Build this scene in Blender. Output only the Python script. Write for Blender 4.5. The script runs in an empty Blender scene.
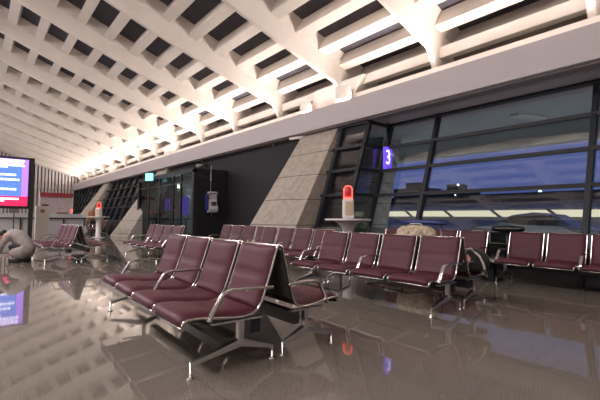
import bpy, bmesh, math, random
from mathutils import Vector, Matrix
random.seed(7)
PI = math.pi
S = bpy.context.scene
C = S.collection

# ------------------------------------------------------------------ camera
F, PITCH, ROLL, YAW, EYE = 390.0, 0.04656, 0.00864, 0.69487, 1.0935
cam = bpy.data.cameras.new('camera'); cam.sensor_width = 36.0; cam.lens = F / 600 * 36
cam.clip_start = 0.05; cam.clip_end = 600
co = bpy.data.objects.new('camera', cam); C.objects.link(co)
s_, c_ = math.sin(YAW), math.cos(YAW); sp, cp = math.sin(PITCH), math.cos(PITCH)
r0 = Vector((c_, -s_, 0)); u0 = Vector((-s_ * sp, -c_ * sp, cp)); fw = Vector((s_ * cp, c_ * cp, sp))
sr, cr = math.sin(ROLL), math.cos(ROLL)
rt = r0 * cr + u0 * sr; up = u0 * cr - r0 * sr
co.matrix_world = Matrix(((rt.x, up.x, -fw.x, 0), (rt.y, up.y, -fw.y, 0), (rt.z, up.z, -fw.z, EYE), (0, 0, 0, 1)))
S.camera = co

# ------------------------------------------------------------------ exposure
S.view_settings.view_transform = 'Standard'; S.view_settings.look = 'None'
S.view_settings.gamma = 1.0; S.view_settings.use_curve_mapping = False
S.view_settings.exposure = 0.15

# ------------------------------------------------------------------ dusk sky
W = bpy.data.worlds.new('dusk_sky'); S.world = W; W.use_nodes = True
nt = W.node_tree; nt.nodes.clear()
wo = nt.nodes.new('ShaderNodeOutputWorld'); bg = nt.nodes.new('ShaderNodeBackground')
tc = nt.nodes.new('ShaderNodeTexCoord'); sx = nt.nodes.new('ShaderNodeSeparateXYZ')
rp = nt.nodes.new('ShaderNodeValToRGB'); no = nt.nodes.new('ShaderNodeTexNoise'); mx = nt.nodes.new('ShaderNodeMix')
mp = nt.nodes.new('ShaderNodeMapping'); mp.inputs['Scale'].default_value = (2, 2, 14)
nt.links.new(tc.outputs['Generated'], sx.inputs[0]); nt.links.new(sx.outputs['Z'], rp.inputs[0])
e = rp.color_ramp.elements
e[0].position = 0.0; e[0].color = (.085, .125, .31, 1)
e[1].position = 0.6; e[1].color = (.07, .10, .24, 1)
q = e.new(0.12); q.color = (.085, .115, .33, 1)
q = e.new(0.2); q.color = (.17, .18, .36, 1)
nt.links.new(tc.outputs['Generated'], mp.inputs[0]); nt.links.new(mp.outputs[0], no.inputs['Vector'])
no.inputs['Scale'].default_value = 2.2; no.inputs['Detail'].default_value = 5
r2 = nt.nodes.new('ShaderNodeValToRGB'); r2.color_ramp.elements[0].position = .45; r2.color_ramp.elements[1].position = .75
r2.color_ramp.elements[0].color = (0, 0, 0, 1); r2.color_ramp.elements[1].color = (.5, .5, .5, 1)
nt.links.new(no.outputs['Fac'], r2.inputs[0])
mx.data_type = 'RGBA'
nt.links.new(r2.outputs[0], mx.inputs[0]); nt.links.new(rp.outputs[0], mx.inputs[6]); mx.inputs[7].default_value = (.17, .19, .36, 1)
nt.links.new(mx.outputs[2], bg.inputs['Color']); bg.inputs['Strength'].default_value = 1.0
nt.links.new(bg.outputs[0], wo.inputs[0])

# ------------------------------------------------------------------ large lights (cove strip above the eaves bulkhead, and added unseen fills)
def area(name, loc, size, size_y, power, color, direction, spread=180):
    l = bpy.data.lights.new(name, 'AREA'); l.shape = 'RECTANGLE'; l.size = size; l.size_y = size_y
    l.energy = power; l.color = color; l.spread = math.radians(spread)
    o = bpy.data.objects.new(name, l); C.objects.link(o); o.location = loc
    z = -Vector(direction).normalized(); y = Vector((0, 1, 0)); x = y.cross(z).normalized(); y = z.cross(x)
    o.matrix_world = Matrix(((x.x, y.x, z.x, loc[0]), (x.y, y.y, z.y, loc[1]), (x.z, y.z, z.z, loc[2]), (0, 0, 0, 1)))
    return o
area('ceiling_uplight', (8.24, 21, 4.50), .2, 52, 1450, (1, .88, .80), (-.62, 0, .78), 150)
area('ceiling_uplight', (-15.3, 21, 4.52), .25, 52, 2800, (1, .92, .90), (.5, 0, .85), 160)  # added strip, no cove built on this side; brightens the left ceiling
area('hall_fill_light', (-4.2, 18, 8.2), 1.2, 44, 3500, (1, .93, .93), (.15, 0, -1), 170)  # added unseen fill for the floor, seats and bulkhead

area('eave_fill_light', (11.6, 6, .1), 1.5, 26, 260, (.95, .96, 1), (.1, 0, 1), 170)  # added uplight hidden below the sill, brightens the eave outside
# ------------------------------------------------------------------ materials
def srgb(*c):
    return tuple((x / 255 / 12.92 if x / 255 <= .04045 else ((x / 255 + .055) / 1.055) ** 2.4) for x in c) + (1,)
def mat(name, col, rough=.6, metal=0, spec=.5, emit=None, es=0, noise=0, nscale=8, bump=0, bscale=60):
    m = bpy.data.materials.new(name); m.use_nodes = True; t = m.node_tree; b = t.nodes['Principled BSDF']
    b.inputs['Base Color'].default_value = col; b.inputs['Roughness'].default_value = rough
    b.inputs['Metallic'].default_value = metal; b.inputs['Specular IOR Level'].default_value = spec
    if emit: b.inputs['Emission Color'].default_value = emit; b.inputs['Emission Strength'].default_value = es
    if noise or bump:
        tcn = t.nodes.new('ShaderNodeTexCoord')
    if noise:
        n = t.nodes.new('ShaderNodeTexNoise'); n.inputs['Scale'].default_value = nscale; n.inputs['Detail'].default_value = 6
        t.links.new(tcn.outputs['Object'], n.inputs['Vector'])
        r = t.nodes.new('ShaderNodeValToRGB'); r.color_ramp.elements[0].position = .3; r.color_ramp.elements[1].position = .7
        r.color_ramp.elements[0].color = tuple(x * (1 - noise) for x in col[:3]) + (1,)
        r.color_ramp.elements[1].color = tuple(min(1, x * (1 + noise)) for x in col[:3]) + (1,)
        t.links.new(n.outputs['Fac'], r.inputs[0]); t.links.new(r.outputs[0], b.inputs['Base Color'])
    if bump:
        n2 = t.nodes.new('ShaderNodeTexNoise'); n2.inputs['Scale'].default_value = bscale
        t.links.new(tcn.outputs['Object'], n2.inputs['Vector'])
        bu = t.nodes.new('ShaderNodeBump'); bu.inputs['Strength'].default_value = bump; bu.inputs['Distance'].default_value = .01
        t.links.new(n2.outputs['Fac'], bu.inputs['Height']); t.links.new(bu.outputs[0], b.inputs['Normal'])
    return m
M = {}
M['leather'] = mat('maroon_leather', (.068, .0145, .024, 1), .50, spec=.28, noise=.12, nscale=5, bump=.12, bscale=220)
M['back_shell'] = mat('dark_back_shell', (.035, .028, .030, 1), .5)
M['chrome'] = mat('polished_chrome', (.62, .60, .57, 1), .17, 1)
M['alu'] = mat('brushed_aluminium', (.55, .54, .53, 1), .28, 1)
M['black'] = mat('black_metal', (.012, .012, .014, 1), .4)
M['blackg'] = mat('black_gloss', (.008, .008, .009, 1), .12)
M['beam'] = mat('painted_roof_white', (.72, .66, .61, 1), .75, noise=.05, nscale=1.5)
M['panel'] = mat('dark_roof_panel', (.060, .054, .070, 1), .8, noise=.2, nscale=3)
M['fascia'] = mat('grey_mauve_bulkhead', (.42, .385, .40, 1), .6)
M['soffit'] = mat('soffit_metal', (.34, .27, .27, 1), .38, spec=.5)
M['cove'] = mat('cove_white', (.82, .78, .72, 1), .6)
M['recess'] = mat('shade_toned_recess', (.14, .115, .10, 1), .8)  # shadow of the recess is put into this brown-grey colour
M['frame'] = mat('window_frame_grey', (.016, .017, .021, 1), .5, spec=.3)
M['wall'] = mat('plain_wall', (.45, .41, .40, 1), .8)
M['darkwall'] = mat('dark_stone_wall', (.015, .014, .017, 1), .6, spec=.25, noise=.25, nscale=30)
M['rib'] = mat('white_rib', (.62, .56, .55, 1), .6)
M['ribgap'] = mat('brown_rib_recess', (.10, .08, .08, 1), .8)
M['white'] = mat('white_paint', (.66, .63, .62, 1), .5)
M['whitewall'] = mat('white_partition', (.45, .44, .45, 1), .6)
M['red'] = mat('dark_red_sign', (.25, .02, .03, 1), .5)
M['pink'] = mat('pinkish_curtain', (.50, .42, .43, 1), .9, noise=.15, nscale=6)
M['kiosk'] = mat('beige_cabinet', (.52, .47, .42, 1), .6)
M['redlamp'] = mat('red_lamp', (.6, .05, .03, 1), .4, emit=(1, .10, .07, 1), es=2.2)
M['reddim'] = mat('red_lamp_lens', (.35, .03, .03, 1), .3, emit=(1, .06, .06, 1), es=.16)
M['purple'] = mat('purple_lit_sign', (.1, .05, .4, 1), .4, emit=(.16, .07, .85, 1), es=1.0)
M['signwhite'] = mat('lit_white', (.8, .8, .9, 1), .4, emit=(.80, .74, 1, 1), es=1.5)
M['cyan'] = mat('lit_exit_sign', (.3, .8, .9, 1), .4, emit=(.25, .80, .95, 1), es=1.1)
M['scrblue'] = mat('screen_blue', (.05, .1, .5, 1), .3, emit=(.10, .22, .85, 1), es=1.15)
M['scrred'] = mat('screen_red', (.5, .02, .1, 1), .3, emit=(.75, .02, .09, 1), es=1.0)
M['scrpurple'] = mat('screen_purple', (.3, .1, .6, 1), .3, emit=(.40, .20, .95, 1), es=1.2)
M['scrwhite'] = mat('screen_white', (.9, .9, .9, 1), .3, emit=(.85, .85, 1, 1), es=1.7)
M['warm'] = mat('lit_apron_strip', (.8, .8, .7, 1), .5, emit=(1, .88, .62, 1), es=.85)
M['bulb'] = mat('apron_bulb', (1, 1, 1, 1), .5, emit=(.9, 1, .95, 1), es=6)
M['asphalt'] = mat('asphalt', (.05, .052, .06, 1), .7, noise=.2, nscale=3)
M['outgrey'] = mat('outdoor_grey', (.60, .62, .66, 1), .7, noise=.12, nscale=.8)
M['outdark'] = mat('outdoor_dark', (.035, .037, .045, 1), .8)
M['eave'] = mat('eave_panel', (.25, .26, .26, 1), .7, noise=.1, nscale=1.0)
M['car'] = mat('car_paint', (.11, .12, .14, 1), .25, .3)
M['carglass'] = mat('car_glass', (.01, .012, .015, 1), .08, spec=.9)
M['leaf'] = mat('green_leaf', (.035, .10, .025, 1), .5, noise=.3, nscale=20)
M['pot'] = mat('pale_planter', (.35, .33, .30, 1), .7)
M['bagcloth'] = mat('black_bag_cloth', (.012, .014, .010, 1), .75, bump=.4, bscale=40)
M['pinktag'] = mat('pink_patch', (.75, .30, .26, 1), .6, noise=.3, nscale=60)
M['floral'] = mat('floral_cloth', (.42, .34, .24, 1), .85, noise=.55, nscale=18)
M['bluep'] = mat('blue_plastic', (.02, .03, .16, 1), .4)
M['skin'] = mat('skin', (.50, .24, .16, 1), .6)
M['hair'] = mat('black_hair', (.012, .010, .010, 1), .6)
M['jacket'] = mat('pale_grey_jacket', (.27, .235, .215, 1), .85, noise=.15, nscale=9, bump=.5, bscale=9)
M['trousers'] = mat('dark_trousers', (.015, .015, .018, 1), .8)
M['orange'] = mat('orange_brown_suitcase', (.26, .10, .035, 1), .6)
M['phonebody'] = mat('phone_white', (.50, .49, .52, 1), .4)
M['phonepad'] = mat('phone_pad', (.22, .20, .19, 1), .5)
M['beige'] = mat('beige_notice', (.50, .38, .25, 1), .6, noise=.2, nscale=30)
M['lens'] = mat('lamp_glass', (.6, .55, .5, 1), .2)
M['globe'] = mat('lit_globe', (1, .9, .7, 1), .3, emit=(1, .8, .5, 1), es=2.5)
M['green'] = mat('green_rail', (.02, .12, .09, 1), .4)
M['mauve'] = mat('mauve_poster', (.2, .1, .5, 1), .4, emit=(.22, .10, .80, 1), es=.55)

def concrete():
    m = bpy.data.materials.new('board_marked_concrete'); m.use_nodes = True; t = m.node_tree; b = t.nodes['Principled BSDF']
    g = t.nodes.new('ShaderNodeTexCoord'); sx = t.nodes.new('ShaderNodeSeparateXYZ'); t.links.new(g.outputs['Object'], sx.inputs[0])
    a = t.nodes.new('ShaderNodeMath'); a.operation = 'ADD'; a.inputs[1].default_value = .55; t.links.new(sx.outputs['Z'], a.inputs[0])
    d = t.nodes.new('ShaderNodeMath'); d.operation = 'MODULO'; d.inputs[1].default_value = .72; t.links.new(a.outputs[0], d.inputs[0])
    l = t.nodes.new('ShaderNodeMath'); l.operation = 'LESS_THAN'; l.inputs[1].default_value = .022; t.links.new(d.outputs[0], l.inputs[0])
    n = t.nodes.new('ShaderNodeTexNoise'); n.inputs['Scale'].default_value = 7; n.inputs['Detail'].default_value = 9; t.links.new(g.outputs['Object'], n.inputs['Vector'])
    r = t.nodes.new('ShaderNodeValToRGB'); r.color_ramp.elements[0].position = .3; r.color_ramp.elements[1].position = .72
    r.color_ramp.elements[0].color = (.27, .235, .20, 1); r.color_ramp.elements[1].color = (.40, .355, .31, 1); t.links.new(n.outputs['Fac'], r.inputs[0])
    x = t.nodes.new('ShaderNodeMix'); x.data_type = 'RGBA'; t.links.new(l.outputs[0], x.inputs[0]); t.links.new(r.outputs[0], x.inputs[6]); x.inputs[7].default_value = (.10, .085, .075, 1)
    t.links.new(x.outputs[2], b.inputs['Base Color']); b.inputs['Roughness'].default_value = .8
    return m
M['concrete'] = concrete()

def granite():
    m = bpy.data.materials.new('polished_granite'); m.use_nodes = True; t = m.node_tree; b = t.nodes['Principled BSDF']
    g = t.nodes.new('ShaderNodeTexCoord')
    n = t.nodes.new('ShaderNodeTexNoise'); n.inputs['Scale'].default_value = 170; n.inputs['Detail'].default_value = 3; n.inputs['Roughness'].default_value = .8
    t.links.new(g.outputs['Object'], n.inputs['Vector'])
    r = t.nodes.new('ShaderNodeValToRGB'); e = r.color_ramp.elements
    e[0].position = .42; e[0].color = (.014, .013, .012, 1); e[1].position = .60; e[1].color = (.46, .39, .32, 1)
    q = e.new(.5); q.color = (.10, .087, .076, 1)
    t.links.new(n.outputs['Fac'], r.inputs[0])
    br = t.nodes.new('ShaderNodeTexBrick'); br.offset = 0; br.inputs['Scale'].default_value = 1; br.inputs['Brick Width'].default_value = 1.2; br.inputs['Row Height'].default_value = 1.2
    br.inputs['Mortar Size'].default_value = .004; br.inputs['Color1'].default_value = (1, 1, 1, 1); br.inputs['Color2'].default_value = (.94, .94, .94, 1); br.inputs['Mortar'].default_value = (.72, .72, .72, 1)
    t.links.new(g.outputs['Object'], br.inputs['Vector'])
    x = t.nodes.new('ShaderNodeMix'); x.data_type = 'RGBA'; x.blend_type = 'MULTIPLY'; x.inputs[0].default_value = 1
    t.links.new(r.outputs[0], x.inputs[6]); t.links.new(br.outputs['Color'], x.inputs[7]); t.links.new(x.outputs[2], b.inputs['Base Color'])
    b.inputs['Roughness'].default_value = .035; b.inputs['IOR'].default_value = 1.5
    n3 = t.nodes.new('ShaderNodeTexNoise'); n3.inputs['Scale'].default_value = 1.3; t.links.new(g.outputs['Object'], n3.inputs['Vector'])
    bu = t.nodes.new('ShaderNodeBump'); bu.inputs['Strength'].default_value = .004; bu.inputs['Distance'].default_value = .02
    t.links.new(n3.outputs['Fac'], bu.inputs['Height']); t.links.new(bu.outputs[0], b.inputs['Normal'])
    return m
M['granite'] = granite()

def glass(name, tint=(.86, .90, .92, 1), refl=.09):
    m = bpy.data.materials.new(name); m.use_nodes = True; t = m.node_tree; t.nodes.clear()
    o = t.nodes.new('ShaderNodeOutputMaterial'); a = t.nodes.new('ShaderNodeBsdfTransparent'); a.inputs[0].default_value = tint
    g = t.nodes.new('ShaderNodeBsdfGlossy'); g.inputs['Roughness'].default_value = .02
    x = t.nodes.new('ShaderNodeMixShader'); x.inputs[0].default_value = refl
    t.links.new(a.outputs[0], x.inputs[1]); t.links.new(g.outputs[0], x.inputs[2]); t.links.new(x.outputs[0], o.inputs[0])
    return m
M['glass'] = glass('window_glass')
M['darkglass'] = glass('door_glass', (.42, .48, .50, 1), .12)

# ------------------------------------------------------------------ mesh helpers
class MB:
    def __init__(s): s.v = []; s.f = []; s.sm = []
    def add(s, vs, fs, smooth=False):
        k = len(s.v); s.v += [tuple(v) for v in vs]; s.f += [tuple(i + k for i in f) for f in fs]; s.sm += [smooth] * len(fs); return s
    def box(s, x0, x1, y0, y1, z0, z1):
        return s.add([(x0, y0, z0), (x1, y0, z0), (x1, y1, z0), (x0, y1, z0), (x0, y0, z1), (x1, y0, z1), (x1, y1, z1), (x0, y1, z1)],
                     [(0, 3, 2, 1), (4, 5, 6, 7), (0, 1, 5, 4), (1, 2, 6, 5), (2, 3, 7, 6), (3, 0, 4, 7)])
    def hexa(s, b, t):     # two quads (bottom ring, top ring)
        return s.add(list(b) + list(t), [(0, 3, 2, 1), (4, 5, 6, 7), (0, 1, 5, 4), (1, 2, 6, 5), (2, 3, 7, 6), (3, 0, 4, 7)])
    def sweep(s, pts, w, h, side=Vector((0, 1, 0)), smooth=False, taper=None):   # rectangular bar along pts, w along side, h across
        pts = [Vector(p) for p in pts]; vs = []; n = len(pts)
        for i, p in enumerate(pts):
            d = (pts[min(i + 1, n - 1)] - pts[max(i - 1, 0)]).normalized()
            sd = (side - d * side.dot(d)).normalized(); nn = d.cross(sd)
            k = 1 if not taper else taper[i]
            for a, b in ((-1, -1), (1, -1), (1, 1), (-1, 1)): vs.append(p + sd * (a * w / 2 * k) + nn * (b * h / 2 * k))
        fs = []
        for i in range(n - 1):
            for j in range(4): fs.append((i * 4 + j, i * 4 + (j + 1) % 4, i * 4 + 4 + (j + 1) % 4, i * 4 + 4 + j))
        fs += [(3, 2, 1, 0), tuple(4 * (n - 1) + j for j in range(4))]
        return s.add(vs, fs, smooth)
    def tube(s, pts, r, seg=10):
        pts = [Vector(p) for p in pts]; n = len(pts); vs = []
        rr = r if isinstance(r, (list, tuple)) else [r] * n
        for i, p in enumerate(pts):
            d = (pts[min(i + 1, n - 1)] - pts[max(i - 1, 0)]).normalized()
            a = Vector((0, 0, 1)) if abs(d.z) < .9 else Vector((1, 0, 0))
            x = d.cross(a).normalized(); y = d.cross(x)
            for j in range(seg):
                t = 2 * PI * j / seg; vs.append(p + (x * math.cos(t) + y * math.sin(t)) * rr[i])
        fs = [(i * seg + j, i * seg + (j + 1) % seg, (i + 1) * seg + (j + 1) % seg, (i + 1) * seg + j) for i in range(n - 1) for j in range(seg)]
        fs += [tuple(reversed(range(seg))), tuple((n - 1) * seg + j for j in range(seg))]
        return s.add(vs, fs, True)
    def lathe(s, prof, cx=0, cy=0, seg=24, sx=1, sy=1):
        vs = [(cx + r * sx * math.cos(2 * PI * j / seg), cy + r * sy * math.sin(2 * PI * j / seg), z) for r, z in prof for j in range(seg)]
        n = len(prof)
        fs = [(i * seg + j, i * seg + (j + 1) % seg, (i + 1) * seg + (j + 1) % seg, (i + 1) * seg + j) for i in range(n - 1) for j in range(seg)]
        fs += [tuple(reversed(range(seg))), tuple((n - 1) * seg + j for j in range(seg))]
        return s.add(vs, fs, True)
    def prism(s, poly, y0, y1):    # polygon in XZ extruded along Y
        n = len(poly); vs = [(x, y0, z) for x, z in poly] + [(x, y1, z) for x, z in poly]
        fs = [tuple(range(n)), tuple(reversed(range(n, 2 * n)))] + [(i, i + n, (i + 1) % n + n, (i + 1) % n) for i in range(n)]
        return s.add(vs, fs)
    def build(s, name, m, parent=None, bevel=0, bseg=2, subsurf=0):
        me = bpy.data.meshes.new(name); me.from_pydata(s.v, [], s.f); me.update()
        bm = bmesh.new(); bm.from_mesh(me); bmesh.ops.recalc_face_normals(bm, faces=bm.faces); bm.to_mesh(me); bm.free()
        me.polygons.foreach_set('use_smooth', s.sm)
        me.materials.append(m); o = bpy.data.objects.new(name, me); C.objects.link(o)
        if parent: o.parent = parent
        if bevel:
            b = o.modifiers.new('bevel', 'BEVEL'); b.width = bevel; b.segments = bseg; b.limit_method = 'ANGLE'; b.angle_limit = math.radians(40)
        if subsurf: b = o.modifiers.new('sub', 'SUBSURF'); b.levels = subsurf; b.render_levels = subsurf
        return o
def B(*a): return MB().box(*a)
def tag(o, label=None, cat=None, group=None, kind=None):
    if label: o['label'] = label
    if cat: o['category'] = cat
    if group: o['group'] = group
    if kind: o['kind'] = kind
    return o
def struct(o): o['kind'] = 'structure'; return o
def empty(name, loc=(0, 0, 0), rz=0):
    o = bpy.data.objects.new(name, None); C.objects.link(o); o.location = loc; o.rotation_euler = (0, 0, rz); o.empty_display_size = .1; return o
def kids(o): return [c for c in C.objects if c.parent == o]
def copy_tree(o, parent=None):
    c = o.copy(); C.objects.link(c); c.parent = parent
    for ch in kids(o): copy_tree(ch, c)
    return c

# ------------------------------------------------------------------ the setting
Y0, Y1 = -6.0, 47.9
XL, XR = -16.2, 9.9
ZS = 3.80                                   # soffit height
struct(B(XL - .3, 9.2, Y0, Y1 + .3, -.12, 0).build('floor', M['granite']))

RIDGE = -3.5
def zb(X):
    X = max(X, 2 * RIDGE - X)
    t = 7 - X / 1.14
    z = 4.82 + .269 * t + .011 * t * t
    return 1.093 + 1.14 * (z - 1.093)
PD = .88                                    # depth of roof panel above beam bottom
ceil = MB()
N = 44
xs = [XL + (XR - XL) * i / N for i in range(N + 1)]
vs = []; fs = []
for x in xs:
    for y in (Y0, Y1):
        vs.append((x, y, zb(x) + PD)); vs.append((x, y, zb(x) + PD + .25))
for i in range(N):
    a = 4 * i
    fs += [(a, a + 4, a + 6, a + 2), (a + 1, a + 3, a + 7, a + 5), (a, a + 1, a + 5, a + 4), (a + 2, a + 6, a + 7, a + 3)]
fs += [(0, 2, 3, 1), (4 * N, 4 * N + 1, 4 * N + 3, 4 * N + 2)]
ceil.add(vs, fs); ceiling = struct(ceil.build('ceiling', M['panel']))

YB, SPC = 8.38, 3.213
def roof_beam(Y):
    m = MB(); vs = []; n = 0
    prof = [(-.32, PD + .03), (-.15, .50), (-.075, .06), (-.06, 0), (.06, 0), (.075, .06), (.15, .50), (.32, PD + .03)]
    xx = [-15.9 + i * .5 for i in range(48)] + [8.1, 8.3, 8.5, 8.7, 9.3]
    xx = [x for x in xx if x < 8.0] + [8.1, 8.3, 8.4, 8.5, 8.6, 8.7, 8.85, 9.3]
    for x in xx:
        drop = max(0, x - 8.3)
        zz = zb(x); low = zz - min(1, drop / .45) ** 1.5 * (zz - 4.42) if x > 8.3 else zz
        for k, (dy, dz) in enumerate(prof):
            if dz <= .1: z = low + dz
            elif dz < .5: z = low + dz if x <= 8 else low + dz
            else: z = zz + dz
            vs.append((x, Y + dy, z))
        n += 1
    fs = []
    for i in range(n - 1):
        for j in range(8): fs.append((i * 8 + j, i * 8 + (j + 1) % 8, (i + 1) * 8 + (j + 1) % 8, (i + 1) * 8 + j))
    fs += [tuple(range(8)), tuple(reversed(range((n - 1) * 8, n * 8)))]
    m.add(vs, fs)
    return m.build('roof_beam', M['beam'], ceiling, bevel=.012, bseg=1)
for k in range(-4, 13): roof_beam(YB + SPC * k)
def purlin(X):
    e = .01; sl = (zb(X + e) - zb(X - e)) / (2 * e); L = math.hypot(1, sl); tx, tz = 1 / L, sl / L; nx, nz = -tz, tx
    z0 = zb(X)
    pts = []
    for a, h in ((-.15, .49), (.15, .49), (.14, PD + .04), (-.14, PD + .04)):
        pts.append((X + tx * a + nx * h, z0 + tz * a + nz * h))
    return MB().prism(pts, Y0, Y1).build('roof_purlin', M['beam'], ceiling)
x = 4.93 - .86 * 24
while x < 9.3:
    if x > XL + .2: purlin(x)
    x += .86

B(8.66, 8.90, Y0, Y1, 5.06, 5.34).build('roof_purlin', M['beam'], ceiling, bevel=.02)
# bulkhead / cove on the window side
struct(B(7.98, 8.10, Y0, Y1, ZS + .03, 4.46).build('trim_1', M['fascia'], bevel=.01))
struct(B(8.10, 9.3, Y0, Y1, 4.30, 4.38).build('trim_2', M['cove']))
struct(B(8.52, 8.60, Y0, Y1, 4.38, 4.80).build('trim_6', M['cove']))
struct(B(8.10, 9.75, Y0, Y1, ZS, ZS + .08).build('trim_3', M['soffit']))
struct(B(9.3, 9.9, Y0, Y1, ZS + .08, zb(9.5) + PD).build('trim_4', M['recess']))
# opposite side and ends
struct(B(XL - .3, XL, Y0, Y1, 0, zb(XL) + PD + .2).build('wall_left', M['wall']))
struct(B(XL, 9.9, Y0 - .3, Y0, 0, zb(RIDGE) + PD + .3).build('wall_back', M['wall']))
ew = struct(B(XL, 9.9, Y1 + .02, Y1 + .3, 0, zb(RIDGE) + PD + .3).build('wall_front', M['ribgap']))
rb = MB()
for i in range(60):
    x = -8 + i * .30
    rb.box(x, x + .19, Y1 - .22, Y1 + .02, 0, min(zb(x), zb(x + .2)) + .02)
rb.box(-8, 7.9, Y1 - .26, Y1 - .22, 4.02, 4.10)
for i in range(20):
    xa = -8 + i * .8
    rb.hexa([(xa, Y1 - .3, zb(xa) - .02), (xa + .8, Y1 - .3, zb(xa + .8) - .02), (xa + .8, Y1, zb(xa + .8) - .02), (xa, Y1, zb(xa) - .02)],
            [(xa, Y1 - .3, zb(xa) + .14), (xa + .8, Y1 - .3, zb(xa + .8) + .14), (xa + .8, Y1, zb(xa + .8) + .14), (xa, Y1, zb(xa) + .14)])
rb.build('wall_rib', M['rib'], ew)

# ------------------------------------------------------------------ leaning windows
SL = .35
def leanbar(m, X, ya, yb_, za, zb_, th=.07):   # vertical mullion leaning outward; X at soffit
    xa, xb = X - SL * (ZS - za), X - SL * (ZS - zb_)
    m.hexa([(xa - th, ya, za), (xa + th, ya, za), (xa + th, yb_, za), (xa - th, yb_, za)], [(xb - th, ya, zb_), (xb + th, ya, zb_), (xb + th, yb_, zb_), (xb - th, yb_, zb_)])
def window(n, X, ya, yb_, mull, sillz=.86, zt=(3.10, 2.42, 1.73), mw=.045):
    w = MB()
    for y in mull: leanbar(w, X - .03, y - mw, y + mw, 0, ZS, .075)
    for z in zt:
        x = X - SL * (ZS - z); w.box(x - .10, x + .05, ya, yb_, z - .038, z + .038)
    x = X - .03; w.box(x - .1, x + .06, ya, yb_, ZS - .06, ZS)
    fr = struct(w.build('window_%d' % n, M['frame']))
    g = MB(); xa, xb = X - SL * (ZS - sillz), X
    g.hexa([(xa, ya, sillz), (xa + .02, ya, sillz), (xa + .02, yb_, sillz), (xa, yb_, sillz)], [(xb, ya, ZS), (xb + .02, ya, ZS), (xb + .02, yb_, ZS), (xb, yb_, ZS)])
    g.build('window_pane', M['glass'], fr)
    s = MB(); x0 = X - SL * ZS; xs_ = X - SL * (ZS - sillz)
    s.hexa([(x0 - .02, ya, 0), (x0 + .1, ya, 0), (x0 + .1, yb_, 0), (x0 - .02, yb_, 0)], [(xs_ - .12, ya, sillz), (xs_ + .12, ya, sillz), (xs_ + .12, yb_, sillz), (xs_ - .12, yb_, sillz)])
    s.build('window_sill', M['black'], fr)
    return fr
XW, XN = 9.18, 8.32
window(1, XW, -5.9, 6.93, [-4.7, -1.32, 2.03, 5.38, 6.87])
window(2, XN, 6.95, 8.12, [7.95], mw=.05)
# the short return pane between the two window planes
rt_ = MB()
for z in (3.10, 2.42, 1.73, ZS - .03):
    a, b = XN - SL * (ZS - z), XW - SL * (ZS - z); rt_.box(a - .08, b, 6.92, 7.0, z - .045, z + .045)
leanbar(rt_, XN - .02, 6.90, 7.02, 0, ZS, .05)
r_ = struct(rt_.build('window_3', M['frame']))
g = MB(); g.hexa([(XN - SL * 2.95, 6.95, .85), (XW - SL * 2.95, 6.95, .85), (XW - SL * 2.95, 6.97, .85), (XN - SL * 2.95, 6.97, .85)],
                 [(XN, 6.95, ZS), (XW, 6.95, ZS), (XW, 6.97, ZS), (XN, 6.97, ZS)])
g.build('window_pane', M['glass'], r_)
g = MB(); g.hexa([(XN - SL * ZS, 6.93, 0), (XW - SL * ZS, 6.93, 0), (XW - SL * ZS, 7.0, 0), (XN - SL * ZS, 7.0, 0)],
                 [(XN - SL * 2.95, 6.93, .86), (XW - SL * 2.95, 6.93, .86), (XW - SL * 2.95, 7.0, .86), (XN - SL * 2.95, 7.0, .86)])
g.build('window_sill', M['black'], r_)
window(4, XN, 22.2, 33.8, [22.6 + 1.4 * i for i in range(9)], mw=.09)
window(5, XN, 35.5, Y1, [36.2 + 1.4 * i for i in range(9)], mw=.09)
struct(B(8.34, 8.5, 9.70, 22.2, 0, ZS).build('wall_right', M['darkwall']))

# concrete buttresses
def pillar(Ya, Yb, label):
    t = empty('concrete_pillar', (6.02, (Ya + Yb) / 2, 0)); m = MB()
    k = .58; x0, xt = 8.21 - k * ZS, 8.21; ox, oy = 6.02, (Ya + Yb) / 2
    xr0, xr = 8.40 - SL * ZS, 8.40
    m.hexa([(x0 + .12 - ox, Ya - oy - .05, 0), (xr0 - ox, Ya - oy - .05, 0), (xr0 - ox, Yb - oy, 0), (x0 - .3 - ox, Yb - oy + .1, 0)],
           [(xt - ox, Ya - oy, ZS), (xr + .25 - ox, Ya - oy, ZS), (xr + .25 - ox, Yb - oy, ZS), (xt - ox, Yb - oy, ZS)])
    m.build('shaft', M['concrete'], t, bevel=.015)
    h = MB()
    h.hexa([(8.48 - ox, Ya - oy - .1, 4.38), (9.25 - ox, Ya - oy - .1, 4.38), (9.25 - ox, Yb - oy, 4.38), (8.48 - ox, Yb - oy, 4.38)],
           [(8.50 - ox, Ya - oy - .75, 5.30), (9.25 - ox, Ya - oy - .75, 5.30), (9.25 - ox, Yb - oy - .3, 5.30), (8.50 - ox, Yb - oy - .3, 5.30)])
    tag(h.build('pillar_head', M['beam'], t, bevel=.02), 'white painted upper block')
    return tag(t, label, 'pillar', 'slanted concrete pillars along the window wall')
pillar(8.12, 9.78, 'big slanted concrete pillar beside the glass window and dark wall, nearest one')
pillar(21.4, 23.0, 'slanted concrete pillar just left of the glass door box')
pillar(33.7, 35.5, 'farthest slanted concrete pillar, narrow and pale behind the distant lamp table')

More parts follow.
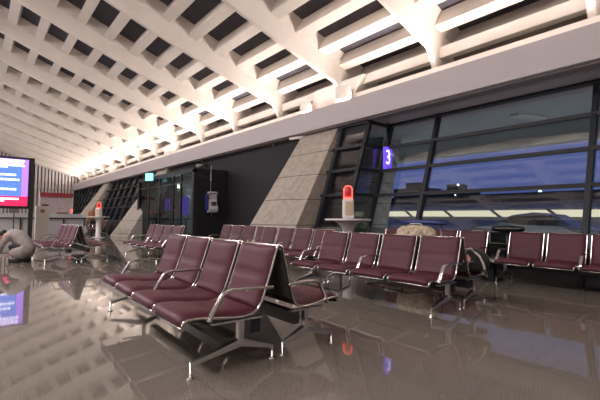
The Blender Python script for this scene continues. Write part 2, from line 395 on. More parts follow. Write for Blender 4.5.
# ------------------------------------------------------------------ door vestibule
DX, DA, DB, DZ = 6.84, 14.9, 22.0, 3.06
dv = MB()
dv.box(DX - .05, DX + .12, DA, DA + .16, 0, DZ); dv.box(DX - .05, DX + .12, DB - .16, DB, 0, DZ); dv.box(DX - .05, DX + .12, DA, DB, DZ - .12, DZ)
for y in (16.35, 17.2, 18.9, 20.4): dv.box(DX, DX + .08, y - .05, y + .05, 0, DZ - .1)
dv.box(DX, DX + .07, DA, DB, DZ - .50, DZ - .44); dv.box(DX, DX + .07, DA, DB, 0, .12)
dr = struct(dv.build('door_1', M['frame']))
B(DX + .03, DX + .05, DA + .16, DB - .16, .1, DZ - .1).build('door_glass', M['darkglass'], dr)
B(DX - .05, 8.34, DA, DB, DZ, DZ + .06).build('vestibule_roof', M['frame'], dr)
B(DX + .12, 8.34, DA, DA + .1, 0, DZ).build('side_panel', M['darkwall'], dr)
B(DX + .12, 8.34, DB - .1, DB, 0, DZ).build('side_panel', M['darkwall'], dr)
bk = MB()
for i in range(8): bk.box(8.25, 8.34, DA + .1 + i * .86, DA + .1 + i * .86 + .82, 0, DZ)
bk.build('inner_wall', M['eave'], dr)
MB().tube([(DX + .35, DA + 2.6, .95), (DX + .35, DA + 6.2, 1.0)], .03, 8).build('green_handrail', M['green'], dr)
B(7.62, 7.66, 16.15, 16.95, .2, 2.95).build('white_panel', M['white'], dr)
tag(B(7.3, 7.34, 16.60, 17.15, 1.2, 2.02).build('poster', M['purple']), 'tall purple lit poster behind the door glass, the larger and brighter of two', 'poster', 'purple posters')
tag(B(7.3, 7.34, 18.75, 19.35, 1.42, 2.0).build('poster', M['mauve']), 'small dim purple poster behind the door glass, left one', 'poster', 'purple posters')
gl = empty('globe_lamp', (7.6, 18.2, 2.62)); MB().lathe([(.02, -.13), (.1, -.09), (.14, 0), (.1, .09), (.02, .13)]).build('globe', M['globe'], gl)
MB().tube([(0, 0, .12), (0, 0, .44)], .015, 6).build('rod', M['black'], gl)
gp = bpy.data.lights.new('globe_glow', 'POINT'); gp.energy = 90; gp.color = (.95, 1, .92); gp.shadow_soft_size = .15
go_ = bpy.data.objects.new('globe_glow', gp); C.objects.link(go_); go_.parent = gl; go_.location = (-.25, 0, -.2)
tag(gl, 'small warm glowing globe lamp hanging behind the door glass', 'lamp')
# exit sign on a bracket
ex = empty('exit_sign', (DX - .12, 19.3, 3.04)); B(-.04, .04, -.20, .20, -.18, .18).build('lit_face', M['cyan'], ex)
B(-.05, .05, -.22, .22, .18, .2).build('housing', M['frame'], ex); B(0, .55, .16, .20, -.02, .02).build('bracket', M['black'], ex)
ex.rotation_euler = (0, 0, .6)
ex.location.x = DX - .35
tag(ex, 'small glowing cyan exit sign hanging above the glass doors', 'sign')
# small camera cluster
cc = empty('security_camera', (7.5, 17.9, ZS)); B(-.03, .03, -.03, .03, -.25, 0).build('bracket', M['black'], cc)
MB().tube([(-.35, -.1, -.32), (.15, .05, -.24)], .07, 10).build('camera_body', M['pot'], cc); tag(cc, 'beige security camera under the soffit above the glass door', 'camera')
cc.location = (8.2, 17.0, ZS)

# payphone on the dark side wall
ph = empty('payphone', (7.57, DA - .02, 1.72))
prof = [(-.02, -.43), (-.24, -.40), (-.28, -.28), (-.20, -.08), (-.13, .12), (-.15, .33), (-.22, .40), (-.20, .44), (-.02, .44)]
m = MB(); n = len(prof)
vsp = [(-.20, a, b) for a, b in prof] + [(.20, a, b) for a, b in prof]
m.add(vsp, [tuple(range(n)), tuple(reversed(range(n, 2 * n)))] + [(i, i + n, (i + 1) % n + n, (i + 1) % n) for i in range(n)])
m.build('phone_body', M['phonebody'], ph, bevel=.02)
B(-.10, .12, -.235, -.17, -.22, .02).build('keypad', M['phonepad'], ph); B(-.05, .06, -.26, -.16, -.08, 0).build('display_window', M['black'], ph)
B(-.27, -.205, -.2, 0, -.34, .34).build('side_bracket', M['bluep'], ph)
MB().tube([(-.05, -.03, .44), (-.04, -.03, 1.52)], .012, 6).build('cable_pipe', M['alu'], ph)
MB().tube([(-.02, -.1, -.43), (-.02, -.08, -.55)], .015, 6).build('cord', M['alu'], ph)
tag(ph, 'white wall telephone with blue side bracket mounted on the dark wall', 'telephone')

# gate number sign
sg = empty('gate_sign', (8.83, 6.78, 2.79)); B(-.15, .15, -.04, .04, -.31, .31).build('lit_panel', M['purple'], sg)
B(-.03, .03, -.02, .02, .31, 1.0).build('rod', M['black'], sg)
tx = bpy.data.curves.new('numeral', 'FONT'); tx.body = '3'; tx.size = .58; tx.extrude = .008; tx.align_x = 'CENTER'; tx.align_y = 'CENTER'
to = bpy.data.objects.new('numeral', tx); C.objects.link(to)
bpy.context.view_layer.update()
me = bpy.data.meshes.new_from_object(to.evaluated_get(bpy.context.evaluated_depsgraph_get())); C.objects.unlink(to); bpy.data.objects.remove(to)
me.materials.clear(); me.materials.append(M['signwhite'])
nu = bpy.data.objects.new('numeral', me); C.objects.link(nu); nu.parent = sg; nu.rotation_euler = (PI / 2, 0, 0); nu.location = (-.03, -.052, 0); nu.scale = (.75, 1, 1)
tag(sg, 'purple lit gate sign with a white number 3 hanging by the window', 'sign')

# floodlights on the cove ledge
def flood(x, y, z, label, sc=1):
    t = empty('floodlight', (x, y, z), .5); B(-.13 * sc, .13 * sc, -.18 * sc, .18 * sc, .1 * sc, .42 * sc).build('lamp_housing', M['lens'], t, bevel=.04)
    B(-.02, .02, -.2 * sc, -.18 * sc, 0, .3 * sc).build('bracket', M['cove'], t); B(-.02, .02, .18 * sc, .2 * sc, 0, .3 * sc).build('bracket', M['cove'], t)
    B(-.08, .08, -.2 * sc, .2 * sc, 0, .03).build('base', M['cove'], t)
    tag(t, label, 'lamp', 'floodlights on the cove ledge')
flood(8.22, 7.9, 4.46, 'grey boxy floodlight on the ledge at the foot of the big white roof beam', 1.2)
flood(8.22, 9.6, 4.46, 'small floodlight on the ledge left of the boxy white pillar head')
def strip_lamp(x, y, z, rz, label):
    t = empty('strip_lamp', (x, y, z), rz); B(-.06, .06, -.32, .32, -.07, 0).build('lamp_body', M['cove'], t, bevel=.01); B(-.04, .04, -.3, .3, -.085, -.07).build('diffuser', M['lens'], t)
    tag(t, label, 'lamp', 'strip lamps on the soffit')
strip_lamp(8.18, 9.95, ZS, .25, 'pale strip lamp under the soffit at the top of the big concrete pillar')
strip_lamp(8.6, 11.4, ZS, .9, 'pale strip standing for a reflected lamp, under the soffit left of the big concrete pillar, over the dark wall')  # reflection of the pillar strip lamp, built as a solid body

# ------------------------------------------------------------------ outdoors
t = empty('strip_lamp', (11.6, 4.15, 3.98), 1.2); B(-.14, .14, -.5, .5, -.08, 0).build('lamp_body', M['white'], t, bevel=.01); B(-.10, .10, -.46, .46, -.095, -.08).build('diffuser', M['pot'], t)
tag(t, 'pale strip lamp under the outdoor eave seen through the upper window', 'lamp')
struct(B(9.2, 160, -90, 160, -.3, -.12).build('apron_ground', M['asphalt']))
cn = MB(); cn.box(9.75, 13.0, -10, 60, 3.98, 4.15); cn.box(13.0, 13.35, -10, 60, 3.37, 4.3); cn.box(12.92, 13.0, -10, 60, 3.37, 3.44)
ev = struct(cn.build('trim_5', M['eave']))
ow = MB(); k = .35
ow.hexa([(11 - k * 4, 8.35, -.12), (12 - k * 4, 8.35, -.12), (12 - k * 4, 16, -.12), (11 - k * 4, 16, -.12)], [(11, 8.6, 3.97), (12, 8.6, 3.97), (12, 16, 3.97), (11, 16, 3.97)])
struct(ow.build('wall_outer', M['concrete']))
struct(B(12.5, 12.9, 16, 60, -.12, 3.97).build('wall_sky_block', M['outdark']))  # added dark slab, blocks the sky behind the far windows
# lit low building across the apron
tb = empty('apron_building', (40, 30, -.12)); m = MB()
m.box(0, 12, -90, 110, 0, 1.10); m.box(0, .4, -90, 110, 1.10, 1.14); m.box(2.5, 12, -90, 110, 1.1, 1.55); m.box(3, 12, -90, 110, 1.5, 2.4)
m.build('lower_wall', M['outgrey'], tb)
B(2.6, 3, -90, 110, 1.55, 2.20).build('lit_strip', M['warm'], tb)
m = MB(); m.box(-1, 12, -90, 110, 2.22, 2.7); m.build('roof_slab', M['outgrey'], tb)
m = MB(); m.box(-1.2, 12, -90, 110, 2.7, 2.95); m.build('roof_edge', M['eave'], tb)
m = MB(); m.box(1, 12, -90, 110, 2.95, 3.9); m.build('upper_storey', M['outdark'], tb)
for i in range(17):
    y = -38 + i * 5.1
    MB().sweep([(.2, y + .6, 2.3), (.2, y - .5, 1.45)], .2, .2, Vector((1, 0, 0))).build('strut', M['white'], tb)
tag(tb, 'long low building outside the window with a glowing strip under its roof', 'building')
for i, (y, w, h, lab) in enumerate(((58, 9, 9.0, 'dark blocky building on the horizon outside, near the leftmost window post'), (47, 7, 8.0, 'lower dark building on the horizon outside, just right of the leftmost post'))):
    b = empty('distant_building', (84, y, -.12)); B(0, 8, -w / 2, w / 2, 0, h).build('block', M['outdark'], b); B(1, 5, -w / 4, w / 6, h, h + 1.4).build('roof_block', M['outdark'], b)
    tag(b, lab, 'building', 'distant buildings outside')
lamps = [(32.0, 6.7, .16, 'tallest lamp mast outside, above a lower bright lamp'), (32.5, 4.91, .20, 'bright lamp mast under the tallest one outside'), (29.57, 4.5, .10, 'small lamp mast outside right of the two stacked lamps'),
         (26.79, 4.35, .10, 'second small lamp mast outside, right of the stacked lamps'), (20.11, 5.0, .22, 'brightest lamp mast outside the right window pane'), (17.3, 4.8, .10, 'faint lamp mast outside just left of the right window post')]
for y, z, r, lab in lamps:
    t = empty('lamp_mast', (60, y, -.12)); MB().tube([(0, 0, 0), (0, 0, z)], .06, 6).build('pole', M['outdark'], t)
    MB().lathe([(r * .3, z - r * .2), (r, z + r * .5), (r, z + r), (r * .3, z + r * 1.7)], seg=10).build('bulb', M['bulb'], t)
    tag(t, lab, 'lamp', 'apron lamp masts')
# car outside
cr_ = empty('car', (14.6, 4.75, -.12), PI / 2)
prof = [(-2.2, .35), (-2.15, .75), (-1.5, .95), (-.95, 1.02), (-.45, 1.40), (.2, 1.47), (.85, 1.38), (1.45, 1.05), (2.05, 1.0), (2.2, .8), (2.2, .35)]
m = MB(); n = len(prof); vs = []
for yy, sc in ((-.85, .9), (-.6, 1), (.6, 1), (.85, .9)):
    for a, b in prof: vs.append((a * (sc if b > 1.1 else 1), yy * (1 if b < 1.1 else .85), b if b < 1.1 else b - (.03 if abs(yy) > .7 else 0)))
fs = [tuple(range(n)), tuple(reversed(range(3 * n, 4 * n)))] + [(k * n + i, k * n + (i + 1) % n, (k + 1) * n + (i + 1) % n, (k + 1) * n + i) for k in range(3) for i in range(n)]
m.add(vs, fs); m.build('car_body', M['car'], cr_, bevel=.05)
m = MB()
for sy in (-1, 1):
    y = sy * .80; m.add([(-.78, y, 1.05), (1.2, y, 1.05), (.8, y * .985, 1.32), (-.38, y * .985, 1.34), (-.78, y + sy * .02, 1.05), (1.2, y + sy * .02, 1.05), (.8, y * .985 + sy * .02, 1.32), (-.38, y * .985 + sy * .02, 1.34)],
                        [(0, 1, 2, 3), (4, 7, 6, 5), (0, 4, 5, 1), (1, 5, 6, 2), (2, 6, 7, 3), (3, 7, 4, 0)])
m.build('side_window', M['carglass'], cr_)
for sx_ in (-1.35, 1.35):
    for sy in (-.78, .78):
        w_ = MB().tube([(sx_, sy - .1, .32), (sx_, sy + .1, .32)], .32, 18).build('wheel', M['black'], cr_)
tag(cr_, 'dark sedan parked outside behind the right hand window', 'car')

# ------------------------------------------------------------------ benches
PW = .62
PR = [(0, .872), (.022, .80), (.052, .70), (.085, .60), (.112, .52), (.140, .45), (.172, .405), (.22, .378), (.30, .368), (.42, .378), (.54, .392), (.63, .402), (.69, .402), (.722, .388), (.732, .36)]
def dense(P, n):
    P = [Vector((a, 0, b)) for a, b in P]; out = []
    for i in range(len(P) - 1):
        p0, p1, p2, p3 = P[max(i - 1, 0)], P[i], P[i + 1], P[min(i + 2, len(P) - 1)]
        for k in range(n):
            t = k / n; out.append(.5 * ((2 * p1) + (p2 - p0) * t + (2 * p0 - 5 * p1 + 4 * p2 - p3) * t * t + (3 * p1 - p0 - 3 * p2 + p3) * t ** 3))
    out.append(P[-1]); return out
def pad(P, cuts, thick, hw, yc):
    """upholstery swept along profile P; cuts = stitched creases as fractions"""
    n = len(P); L = [0]
    for i in range(1, n): L.append(L[-1] + (P[i] - P[i - 1]).length)
    T = L[-1]; my = 12; vs = []
    for i, p in enumerate(P):
        d = (P[min(i + 1, n - 1)] - P[max(i - 1, 0)]).normalized(); nn = Vector((-d.z, 0, d.x)) * 1.0
        if nn.z < 0 and abs(nn.z) > abs(nn.x): nn = -nn
        if nn.x < 0 and abs(nn.x) >= abs(nn.z): nn = -nn
        f = L[i] / T; e = min(1, min(f, 1 - f) / .045) ** .5
        for c in cuts: e = min(e, .62 + .38 * min(1, abs(f - c) / .05))
        for j in range(my + 1):
            a = -1 + 2 * j / my; ed = (1 - abs(a) ** 6) ** .5 if abs(a) < 1 else 0
            vs.append(p + nn * (.008 + thick * e * max(ed, .0) * (1 - .12 * a * a)) + Vector((0, yc + a * hw, 0)))
        for j in range(my + 1):
            a = 1 - 2 * j / my
            vs.append(p - nn * .006 + Vector((0, yc + a * hw, 0)))
    w = 2 * (my + 1)
    fs = [(i * w + j, i * w + (j + 1) % w, (i + 1) * w + (j + 1) % w, (i + 1) * w + j) for i in range(n - 1) for j in range(w)]
    fs += [tuple(range(w)), tuple(reversed(range((n - 1) * w, n * w)))]
    return MB().add(vs, fs, True)
D = dense(PR, 3)
cut = 19
def make_bench(arms=(0, 2, 4), n=4, legs=(0, 4)):
    t = empty('tandem_bench'); H = n * PW / 2
    for k in range(n):
        yc = -H + PW * (k + .5)
        b = pad(D[:cut], (.02, .50), .030, .270, yc).build('backrest', M['leather'], t)
        B(-.028, -.010, yc - .27, yc + .27, .45, .85).build('back_shell', M['back_shell'], b) if False else None
        pad(D[cut - 1:], (.55,), .034, .270, yc).build('seat', M['leather'], t)
        # dark outer shell
        sh = MB(); P = D[1:cut - 2]; vs = []
        for p in P: vs += [p + Vector((-.009, yc - .268, 0)), p + Vector((-.009, yc + .268, 0)), p + Vector((-.020, yc + .268, 0)), p + Vector((-.020, yc - .268, 0))]
        nn = len(P); sh.add(vs, [(i * 4 + j, i * 4 + (j + 1) % 4, i * 4 + 4 + (j + 1) % 4, i * 4 + 4 + j) for i in range(nn - 1) for j in range(4)] + [(0, 1, 2, 3), tuple(4 * nn - 4 + j for j in range(4))], True)
        sh.build('back_shell', M['back_shell'], t)
        MB().tube([(.735, yc - .278, .352), (.735, yc + .278, .352)], .008, 8).build('cross_rail', M['chrome'], t)
        MB().tube([(-.004, yc - .278, .872), (-.004, yc + .278, .872)], .008, 8).build('cross_rail', M['chrome'], t)
        for s in (-1, 1):
            MB().tube([p + Vector((-.002, yc + s * .278, 0)) for p in D], .0095, 8).build('side_frame', M['chrome'], t)
    for a in arms:
        y = -H + a * PW; y += (.012 if a == 0 else -.012 if a == n else 0)
        m = MB(); m.sweep([(.555, y, .372), (.54, y, .41), (.50, y, .48), (.455, y, .55), (.425, y, .562), (.38, y, .572), (.25, y, .572), (.05, y, .564)], .046, .024)
        m.build('armrest', M['chrome'], t, bevel=.010, bseg=3)
    B(.14, .22, -H + .04, H - .04, .235, .335).build('beam', M['black'], t)
    for a in legs:
        y = -H + a * PW + (.05 if a == 0 else -.05)
        l = MB(); l.sweep([(.30, y, .35), (.30, y, .18)], .05, .045)
        l.box(.12, .52, y - .02, y + .02, .335, .352)
        for s, xe in ((1, .66), (-1, .025)):
            l.sweep([(.30, y, .185), (.30 + (xe - .30) * .5, y, .140), (xe, y, .098)], .052, .05, taper=[1.15, .8, .55])
        L_ = l.build('leg', M['alu'], t, bevel=.006)
        for xe in (.66, .025):
            MB().lathe([(.024, 0), (.026, .008), (.010, .018), (.010, .115)], xe, y, 14).build('foot', M['chrome'], L_)
    return t
proto = make_bench()
used = [False]
def bench(bx, by, rot, label, facing=-1, dep=1, n=4, group='maroon tandem seating benches'):
    """bx, by = back plane at the near end; the bench runs along +Y from there"""
    cx, cy = bx - n * PW / 2 * math.sin(rot), by + n * PW / 2 * math.cos(rot)
    o = copy_tree(proto) if used[0] else proto; used[0] = True
    o.location = (cx, cy, 0); o.rotation_euler = (0, 0, rot + (PI if facing < 0 else 0))
    o.scale = (dep, 1, 1)
    return tag(o, label, 'bench', group)
bench(1.84, 2.45, -.038, 'nearest maroon four seat bench with chrome arms, large in the foreground, facing left', -1, 1.04)
bench(1.89, 2.45, -.038, 'maroon bench back to back with the nearest bench, only its end seat visible', 1, .82)
bench(4.59, 2.38, .005, 'maroon four seat bench in mid picture, facing us left, black bag at its right end')
bench(4.64, 2.38, .005, 'bench back to back with the mid picture bench, facing the window, black bag on it', 1, .85)
bench(1.913, 10.40, 0, 'far left maroon bench with purple glare beside the crouching person, facing left')
bench(1.96, 10.40, 0, 'bench back to back with the far left one, facing right with empty seats', 1, .9)
bench(5.43, 5.42, -.005, 'maroon bench before the big concrete pillar, just left of the near lamp table')
bench(5.76, 8.05, -.005, 'maroon bench before the dark wall beneath the telephone, left of two in that line')
bench(3.944, 9.08, 0, 'small purple tinged bench in front of the glass doors, behind the foreground bench')
bench(7.60, 3.42, 0, 'maroon bench by the window, left of the gap with the black side table')
bench(7.60, .60, 0, 'maroon bench by the window at the right picture edge, right of the black side table')
bench(6.0, 24.9, 0, 'dark distant bench near the second concrete pillar, behind the far lamp table')
bench(5.0, 31.5, 0, 'most distant bench, beyond the orange suitcase at the far window')

# side table in the gap of the window row
st = empty('side_table', (7.25, 3.24, 0)); B(-.30, .30, -.13, .13, .36, .40).build('table_top', M['alu'], st, bevel=.005); B(-.05, .05, -.05, .05, .02, .36).build('leg', M['black'], st); B(-.2, .2, -.12, .12, 0, .02).build('base', M['black'], st)
B(.26, .30, -.13, .13, .40, .86).build('black_back_panel', M['blackg'], st); B(.2, .30, -.13, .13, .655, .665).build('ledge', M['alu'], st)
tag(st, 'narrow black side table with silver top between the two window benches', 'table')
hb = empty('black_case', (7.9, 3.22, .86)); MB().lathe([(.02, 0), (.20, .01), (.24, .05), (.22, .10), (.05, .13)], sx=.5, sy=1.3).build('case_body', M['blackg'], hb)
tag(hb, 'glossy black rounded case on the window sill above the black side table', 'case')

# black bag on the mid bench end
bg_ = empty('black_bag', (5.00, 2.47, .43))
LV, RV, CV = Vector((-.768, .64, 0)), Vector((.768, -.64, 0)), Vector((-.89, -.45, 0))
m = MB(); rb_ = random.Random(5); vs = []; seg = 18
pf = [(.06, 0), (.17, .01), (.205, .06), (.20, .14), (.17, .21), (.12, .26), (.05, .285)]
for r, z in pf:
    for j in range(seg):
        a = 2 * PI * j / seg; k = 1 + rb_.uniform(-.09, .09) + .12 * math.cos(2 * a + .6)
        vs.append((r * k * math.cos(a), r * k * math.sin(a), z + rb_.uniform(-.008, .012) * (z > 0)))
m.add(vs, [(i * seg + j, i * seg + (j + 1) % seg, (i + 1) * seg + (j + 1) % seg, (i + 1) * seg + j) for i in range(len(pf) - 1) for j in range(seg)] + [tuple(reversed(range(seg))), tuple((len(pf) - 1) * seg + j for j in range(seg))], True)
m.build('bag_body', M['bagcloth'], bg_, subsurf=1)
MB().sweep([tuple(RV * .02 + CV * .14 + Vector((0, 0, .25))), tuple(RV * .08 + CV * .20 + Vector((0, 0, .20))), tuple(RV * .12 + CV * .21 + Vector((0, 0, .12))), tuple(RV * .14 + CV * .21 + Vector((0, 0, .04)))], .026, .008, RV).build('strap', M['kiosk'], bg_)
MB().tube([tuple(LV * a + CV * .13 + Vector((0, 0, z))) for a, z in ((.12, .22), (.10, .285), (.03, .30), (-.01, .25))], .010, 6).build('handle', M['kiosk'], bg_)
pts = [(.13, .13), (.05, .12), (.03, .18), (.07, .23), (.13, .21)]
m = MB(); m.add([LV * a + CV * .235 + Vector((0, 0, z)) for a, z in pts] + [LV * a + CV * .19 + Vector((0, 0, z)) for a, z in pts], [(0, 1, 2, 3, 4), (9, 8, 7, 6, 5)] + [(i, i + 5, (i + 1) % 5 + 5, (i + 1) % 5) for i in range(5)])
tag(m.build('pink_patch', M['pinktag'], bg_, bevel=.01), 'pink patch')
tag(bg_, 'black cloth bag slumped on the end seat behind the mid picture bench', 'bag')

# ------------------------------------------------------------------ lamp tables
def lamp_table(x, y, label_t, label_l, g=None):
    t = empty('pedestal_table', (x, y, 0))
    MB().lathe([(.30, 0), (.30, .02), (.12, .06), (.115, .75), (.14, .90), (.20, .98), (.30, 1.04), (.30, 1.05)], seg=28).build('pedestal', M['white'], t)
    MB().lathe([(.49, 1.05), (.50, 1.055), (.50, 1.085), (.49, 1.09)], seg=36).build('table_top', M['white'], t)
    tag(t, label_t, 'table', 'round white pedestal tables')
    l = empty('warning_lamp', (x, y, 1.09)); B(-.12, .12, -.12, .12, 0, .43).build('lamp_base', M['white'], l, bevel=.03, bseg=3)
    nb = B(.03 - .09, .10, -.126, -.119, .07, .37).build('beige_notice', M['beige'], l)
    MB().lathe([(.105, .43), (.105, .47)], seg=20).build('lit_ring', M['redlamp'], l)
    pts = [(-.09, 0, .45), (-.09, 0, .63)] + [(-.09 * math.cos(a), 0, .63 + .09 * math.sin(a)) for a in [PI * k / 10 for k in range(1, 10)]] + [(.09, 0, .63), (.09, 0, .45)]
    MB().tube(pts, .013, 8).build('lit_arch', M['redlamp'], l)
    MB().lathe([(.075, .46), (.075, .63), (.06, .68), (.02, .70)], seg=16).build('red_lens', M['reddim'], l)
    l.rotation_euler = (0, 0, -.75)
    tag(l, label_l, 'lamp', 'red topped lamps on the white tables')
lamp_table(6.25, 5.86, 'round white pedestal table under the large red topped lamp, before the pillar', 'white boxy lamp with a glowing red arch, the near larger one beside the big pillar')
lamp_table(4.90, 22.0, 'small distant round white pedestal table at the left, behind the far left bench', 'tiny distant white lamp with red glowing top, at the left of the hall')
# planter behind the table
pl = empty('potted_plant', (7.2, 6.30, 0)); MB().lathe([(.16, 0), (.24, .05), (.27, .66), (.29, .74)], seg=20).build('planter', M['pot'], pl)
m = MB()
for i in range(230):
    a = random.uniform(0, 2 * PI); r = random.uniform(0, .38); z = .72 + random.uniform(0, .27) * (1 - r * 1.3); c = Vector((r * math.cos(a), r * math.sin(a), z))
    d = Vector((math.cos(a), math.sin(a), random.uniform(-.2, .9))).normalized() * random.uniform(.06, .12); sd = d.cross(Vector((0, 0, 1))).normalized() * .02
    m.add([c, c + d * .5 + sd, c + d, c + d * .5 - sd], [(0, 1, 2, 3)])
f_ = m.build('foliage', M['leaf'], pl); f_['kind'] = 'stuff'
tag(pl, 'low green leafy plant in a pale planter right of the near lamp table', 'plant')

# luggage cart with a floral bag
ct = empty('luggage_cart', (6.2, 3.98, 0), 0)
m = MB()
m.tube([(0, -.36, .12), (0, -.36, 1.0)], .018, 8); m.tube([(0, .36, .12), (0, .36, 1.0)], .018, 8); m.tube([(0, -.36, .6), (0, .36, .6)], .014, 8)
m.tube([(-.04, -.36, .15), (-.72, -.28, .12), (-.72, .28, .12), (-.04, .36, .15)], .02, 8); m.tube([(-.3, -.34, .14), (-.3, .34, .14)], .014, 6)
m.build('cart_frame', M['chrome'], ct)
MB().tube([(0, -.45, 1.02), (-.02, -.2, 1.04), (-.02, .2, 1.04), (0, .45, 1.02)], [.03, .045, .045, .03], 10).build('handle_bar', M['bluep'], ct)
for a, b in ((0, -.36), (0, .36), (-.66, 0)): MB().tube([(a, b - .03, .07), (a, b + .03, .07)], .07, 14).build('wheel', M['black'], ct)
tag(ct, 'luggage cart with blue handle and chrome posts behind the mid picture bench', 'cart')
fb = empty('floral_bag', (5.93, 3.95, .16)); m = MB()
m.lathe([(.10, 0), (.20, .03), (.235, .2), (.24, .6), (.225, .74), (.16, .81), (.03, .83)], seg=20, sx=.75, sy=1.65); m.build('bag_body', M['floral'], fb)
MB().tube([(0, -.15, .80), (0, -.1, .855), (0, .1, .855), (0, .15, .80)], .010, 6).build('handle', M['kiosk'], fb)
tag(fb, 'beige floral patterned bag standing on the blue handled luggage cart', 'bag')

# orange suitcase and pale bag in the distance
sc = empty('suitcase', (6.05, 28.3, .9)); 
sc.location = (6.1, 28.35, 0); B(-.35, .35, -.5, .5, .85, 1.5).build('shell', M['orange'], sc, bevel=.15, bseg=4); B(-.4, .4, -.55, .55, .12, .82).build('lower_case', M['black'], sc, bevel=.06)
for a in (-.3, .3):
    for b in (-.4, .4): MB().tube([(a, b - .03, .06), (a, b + .03, .06)], .06, 10).build('wheel', M['black'], sc)
B(-.3, .3, -.4, .4, .08, .14).build('base', M['black'], sc)
tag(sc, 'orange brown rounded suitcase stacked on a black case beyond the far lamp table', 'suitcase')
pb = empty('pale_bag', (4.9, 25.2, 0)); MB().lathe([(.10, 0), (.22, .05), (.2, .28), (.1, .42), (.12, .48)], seg=14).build('sack', M['pot'], pb); MB().tube([(0, -.08, .46), (0, 0, .56), (0, .08, .46)], .012, 6).build('handle', M['kiosk'], pb)
tag(pb, 'small pale bag on the floor by the far lamp table', 'bag')

# ------------------------------------------------------------------ left of the hall: display, barrier, cabinet, booth
dp = empty('information_display', (.35, 21.0, 0))
xl, xr = -1.95, 1.52
m = MB(); m.box(xl, xr, -.08, .12, 1.40, 3.66); m.build('screen_housing', M['black'], dp, bevel=.02)
B(xr - .04, xr + .12, -.08, .12, 0, 3.66).build('post', M['black'], dp); B(xl - .12, xl + .04, -.08, .12, 0, 3.66).build('post', M['black'], dp)
sc_ = B(xl + .06, xr - .10, -.10, -.08, 1.94, 3.34).build('blue_screen', M['scrblue'], dp)
B(xl + .06, xr - .10, -.10, -.08, 3.34, 3.56).build('purple_header', M['scrpurple'], dp)
B(xr - .34, xr - .10, -.104, -.10, 1.94, 3.34).build('purple_column', M['scrpurple'], dp)
B(xl + .06, xr - .10, -.10, -.08, 1.52, 1.94).build('red_footer', M['scrred'], dp)
rnd = random.Random(3)
z = 3.53; k = 0
while z > 1.58:
    hh, ln = ((.085, rnd.uniform(.5, .97)), (.05, rnd.uniform(.35, .85)))[k % 2]
    m = MB(); x = xl + .15; end = xl + .15 + (xr - xl - .35) * (ln if k > 2 else .97)
    while x < end:
        w = rnd.uniform(.05, .13); m.box(x, x + w, -.112, -.104, z - hh, z); x += w + rnd.uniform(.012, .03)
    m.build('text_row', M['scrwhite'], dp); z -= hh + (.028, .045)[k % 2]; k += 1
tag(dp, 'large bright blue and red information screen on black posts at the left', 'display')

bw = empty('low_partition', (1.6, 27.0, 0)); B(-5, 3.65, 0, .12, 0, 1.22).build('white_panel', M['whitewall'], bw); B(-5, 3.7, -.16, -.10, .92, 1.0).build('dark_rail', M['black'], bw)
for x in (-3.9, -1.75, .4, 2.5, 3.6): B(x - .03, x + .03, -.12, 0, 0, 1.0).build('rail_post', M['black'], bw)
tag(bw, 'low white partition with a dark handrail across the far left end', 'partition')
kb = empty('grey_cabinet', (2.62, 23.2, 0)); B(-.29, .29, 0, .45, 0, 1.60).build('cabinet_body', M['kiosk'], kb, bevel=.015)
m = MB(); m.add([(-.10, -.012, 1.42), (.08, -.012, 1.42), (.08, -.012, 1.30), (-.01, -.012, 1.22), (-.10, -.012, 1.30), (-.10, 0, 1.42), (.08, 0, 1.42), (.08, 0, 1.30), (-.01, 0, 1.22), (-.10, 0, 1.30)], [(0, 1, 2, 3, 4), (9, 8, 7, 6, 5)] + [(i, i + 5, (i + 1) % 5 + 5, (i + 1) % 5) for i in range(5)])
m.build('shield_emblem', M['orange'], kb); B(-.03, .25, .1, .3, 1.60, 1.68).build('dark_box', M['black'], kb)
tag(kb, 'tall beige cabinet with a small shield emblem right of the display post', 'cabinet')
sd = empty('stand_sign', (1.46, 23.3, 0)); B(-.2, .2, -.02, .02, 1.24, 1.5).build('sign_plate', M['phonepad'], sd); MB().tube([(0, 0, .02), (0, 0, 1.24)], .025, 8).build('pole', M['black'], sd); MB().lathe([(.18, 0), (.18, .02), (.03, .03)]).build('base', M['black'], sd)
tag(sd, 'small dark sign on a thin stand below the information screen', 'sign')
bo = empty('shop_booth', (4.05, 30.0, 0)); B(-.85, 1.0, -.05, .15, 2.34, 2.62).build('red_header', M['red'], bo)
m = MB()
for i in range(16): m.box(-.83 + i * .113, -.83 + i * .113 + .085, .02, .08, .1, 2.34)
m.box(-.85, 1.0, .1, .16, 0, 2.4); m.build('curtain', M['pink'], bo); B(-.88, -.82, -.03, .2, 0, 2.6).build('post', M['rib'], bo); B(.97, 1.03, -.03, .2, 0, 2.6).build('post', M['rib'], bo)
tag(bo, 'curtained booth with a dark red header before the ribbed end wall', 'booth')
ob = empty('orange_box', (4.05, 27.06, 1.22)); B(-.3, .3, -.06, .06, 0, .10).build('box_body', M['orange'], ob, bevel=.02); B(-.3, .3, -.065, .065, .04, .05).build('lid_line', M['beige'], ob)
tag(ob, 'low orange box on top of the far white partition', 'box')
rl = empty('small_red_lamp', (4.5, 27.06, 1.22)); B(-.06, .06, -.05, .05, 0, .12).build('lamp_base', M['white'], rl); MB().lathe([(.06, .12), (.065, .24), (.03, .3)], seg=12).build('red_lens', M['redlamp'], rl)
tag(rl, 'tiny glowing red lamp on the right end of the far white partition', 'lamp')

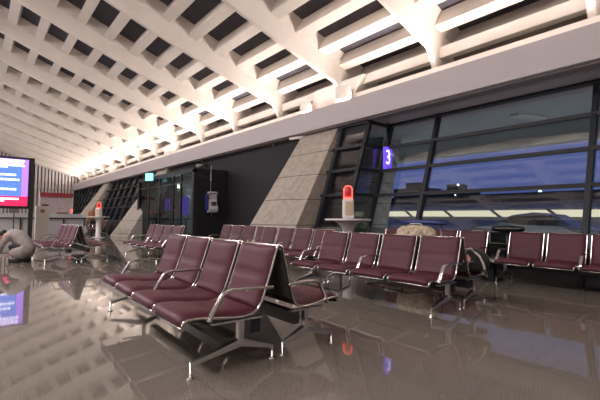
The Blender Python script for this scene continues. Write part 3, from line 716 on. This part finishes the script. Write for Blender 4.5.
# ------------------------------------------------------------------ crouching person
def skinned(name, pts, edges, rad, m, parent, sub=2):
    me = bpy.data.meshes.new(name); me.from_pydata(pts, edges, []); me.materials.append(m)
    o = bpy.data.objects.new(name, me); C.objects.link(o); o.parent = parent
    sk = o.modifiers.new('skin', 'SKIN'); sk.use_smooth_shade = True
    for i, r in enumerate(rad): 
        rr = r if isinstance(r, tuple) else (r, r)
        me.skin_vertices[0].data[i].radius = rr
    me.skin_vertices[0].data[0].use_root = True
    s = o.modifiers.new('sub', 'SUBSURF'); s.levels = sub; s.render_levels = sub
    return o
pe = empty('person', (.98, 11.28, 0), math.atan2(.64, -.768)); pe.scale = (.84, 1, 1.12)
# local: +x = the way the person faces, z up, y = their left
P_ = [(0, 0, .30), (.14, 0, .44), (.32, 0, .53), (.48, 0, .55), (.58, 0, .55), (.66, 0, .55), (.74, 0, .53),
      (.02, .11, .28), (.34, .16, .34), (.10, .15, .09), (.26, .16, .035), (.02, -.11, .28), (.34, -.18, .34), (.10, -.17, .09), (.26, -.18, .035),
      (.42, .18, .50), (.52, .24, .32), (.60, .20, .16), (.65, .18, .10), (.42, -.18, .50), (.48, -.26, .32), (.60, -.20, .20), (.66, -.18, .14)]
E_ = [(0, 1), (1, 2), (2, 3), (3, 4), (4, 5), (5, 6), (0, 7), (7, 8), (8, 9), (9, 10), (0, 11), (11, 12), (12, 13), (13, 14), (3, 15), (15, 16), (16, 17), (17, 18), (3, 19), (19, 20), (20, 21), (21, 22)]
R_ = [.12, .125, .13, .11, .055, .085, .085, .085, .065, .04, .035, .085, .065, .04, .035, .055, .04, .03, .028, .055, .04, .03, .028]
body = skinned('body', P_, E_, R_, M['skin'], pe)
for s in (1, -1):      # fingers reaching down, each rooted in the palm
    for k in range(4):
        y0 = s * .18 + (k - 1.5) * .020; z0 = .10 if s > 0 else .14
        MB().tube([(.65, y0, z0), (.69, y0, z0 - .025), (.715, y0, z0 - .055 + .006 * abs(k - 1.5))], [.010, .009, .007], 6).build('finger', M['skin'], body)
    MB().tube([(.63, s * .18 - s * .03, z0), (.66, s * .18 - s * .06, z0 - .02), (.68, s * .18 - s * .06, z0 - .045)], [.011, .010, .008], 6).build('thumb', M['skin'], body)
fm = MB(); fm.tube([(.735, 0, .475), (.765, 0, .455), (.755, 0, .445)], [.012, .014, .006], 8); fm.build('nose', M['skin'], body)
for s in (1, -1):
    MB().lathe([(.002, -.012), (.012, 0), (.002, .012)], .775, s * .035, 10).build('eye', M['hair'], body).location.z = .50
    MB().lathe([(.003, -.03), (.02, 0), (.003, .03)], .68, s * .092, 10, sx=1, sy=.5).build('ear', M['skin'], body).location.z = .53
B(.735, .75, -.022, .022, .425, .432).build('mouth', M['pinktag'], body)
skinned('hair', [(.60, 0, .585), (.66, 0, .60), (.74, 0, .59), (.79, 0, .55)], [(0, 1), (1, 2), (2, 3)], [.07, .10, .085, .05], M['hair'], pe)
m = MB()
m.tube([(-.19, 0, .20), (-.17, 0, .22), (-.12, 0, .26), (-.04, 0, .33), (.08, 0, .43), (.22, 0, .51), (.36, 0, .555), (.48, 0, .575), (.57, 0, .58)], [.02, .08, .12, .145, .155, .16, .15, .11, .06], 20)
for s__ in (1, -1):
    m.tube([(-.12, s__ * .08, .22), (.0, s__ * .10, .22), (.14, s__ * .15, .20), (.26, s__ * .16, .22), (.32, s__ * .16, .24)], [.05, .14, .13, .09, .03], 16)
    m.tube([(.36, s__ * .08, .55), (.43, s__ * .18, .50), (.49, s__ * .25, .36), (.57, s__ * .21, .21)], [.09, .085, .068, .05], 14)
jk = m.build('jacket', M['jacket'], pe)
rm = jk.modifiers.new('remesh', 'REMESH'); rm.mode = 'VOXEL'; rm.voxel_size = .018; rm.use_smooth_shade = True
sm_ = jk.modifiers.new('smooth', 'SMOOTH'); sm_.factor = .5; sm_.iterations = 4
skinned('trousers', [(0, 0, .30), (.02, .11, .28), (.34, .16, .34), (.11, .15, .12), (.02, -.11, .28), (.34, -.18, .34), (.11, -.17, .12)],
        [(0, 1), (1, 2), (2, 3), (0, 4), (4, 5), (5, 6)], [.10, .09, .085, .06, .09, .085, .06], M['trousers'], pe)
for s, y in ((1, .16), (-1, -.175)): B(.04, .33, y - .05, y + .05, 0, .08).build('shoe', M['black'], pe, bevel=.025, bseg=3)
tag(pe, 'person in a pale grey jacket and dark trousers crouching bent forward at the left edge', 'person')
tag(bpy.data.objects['jacket'], 'pale grey jacket'); tag(bpy.data.objects['hair'], 'black hair')
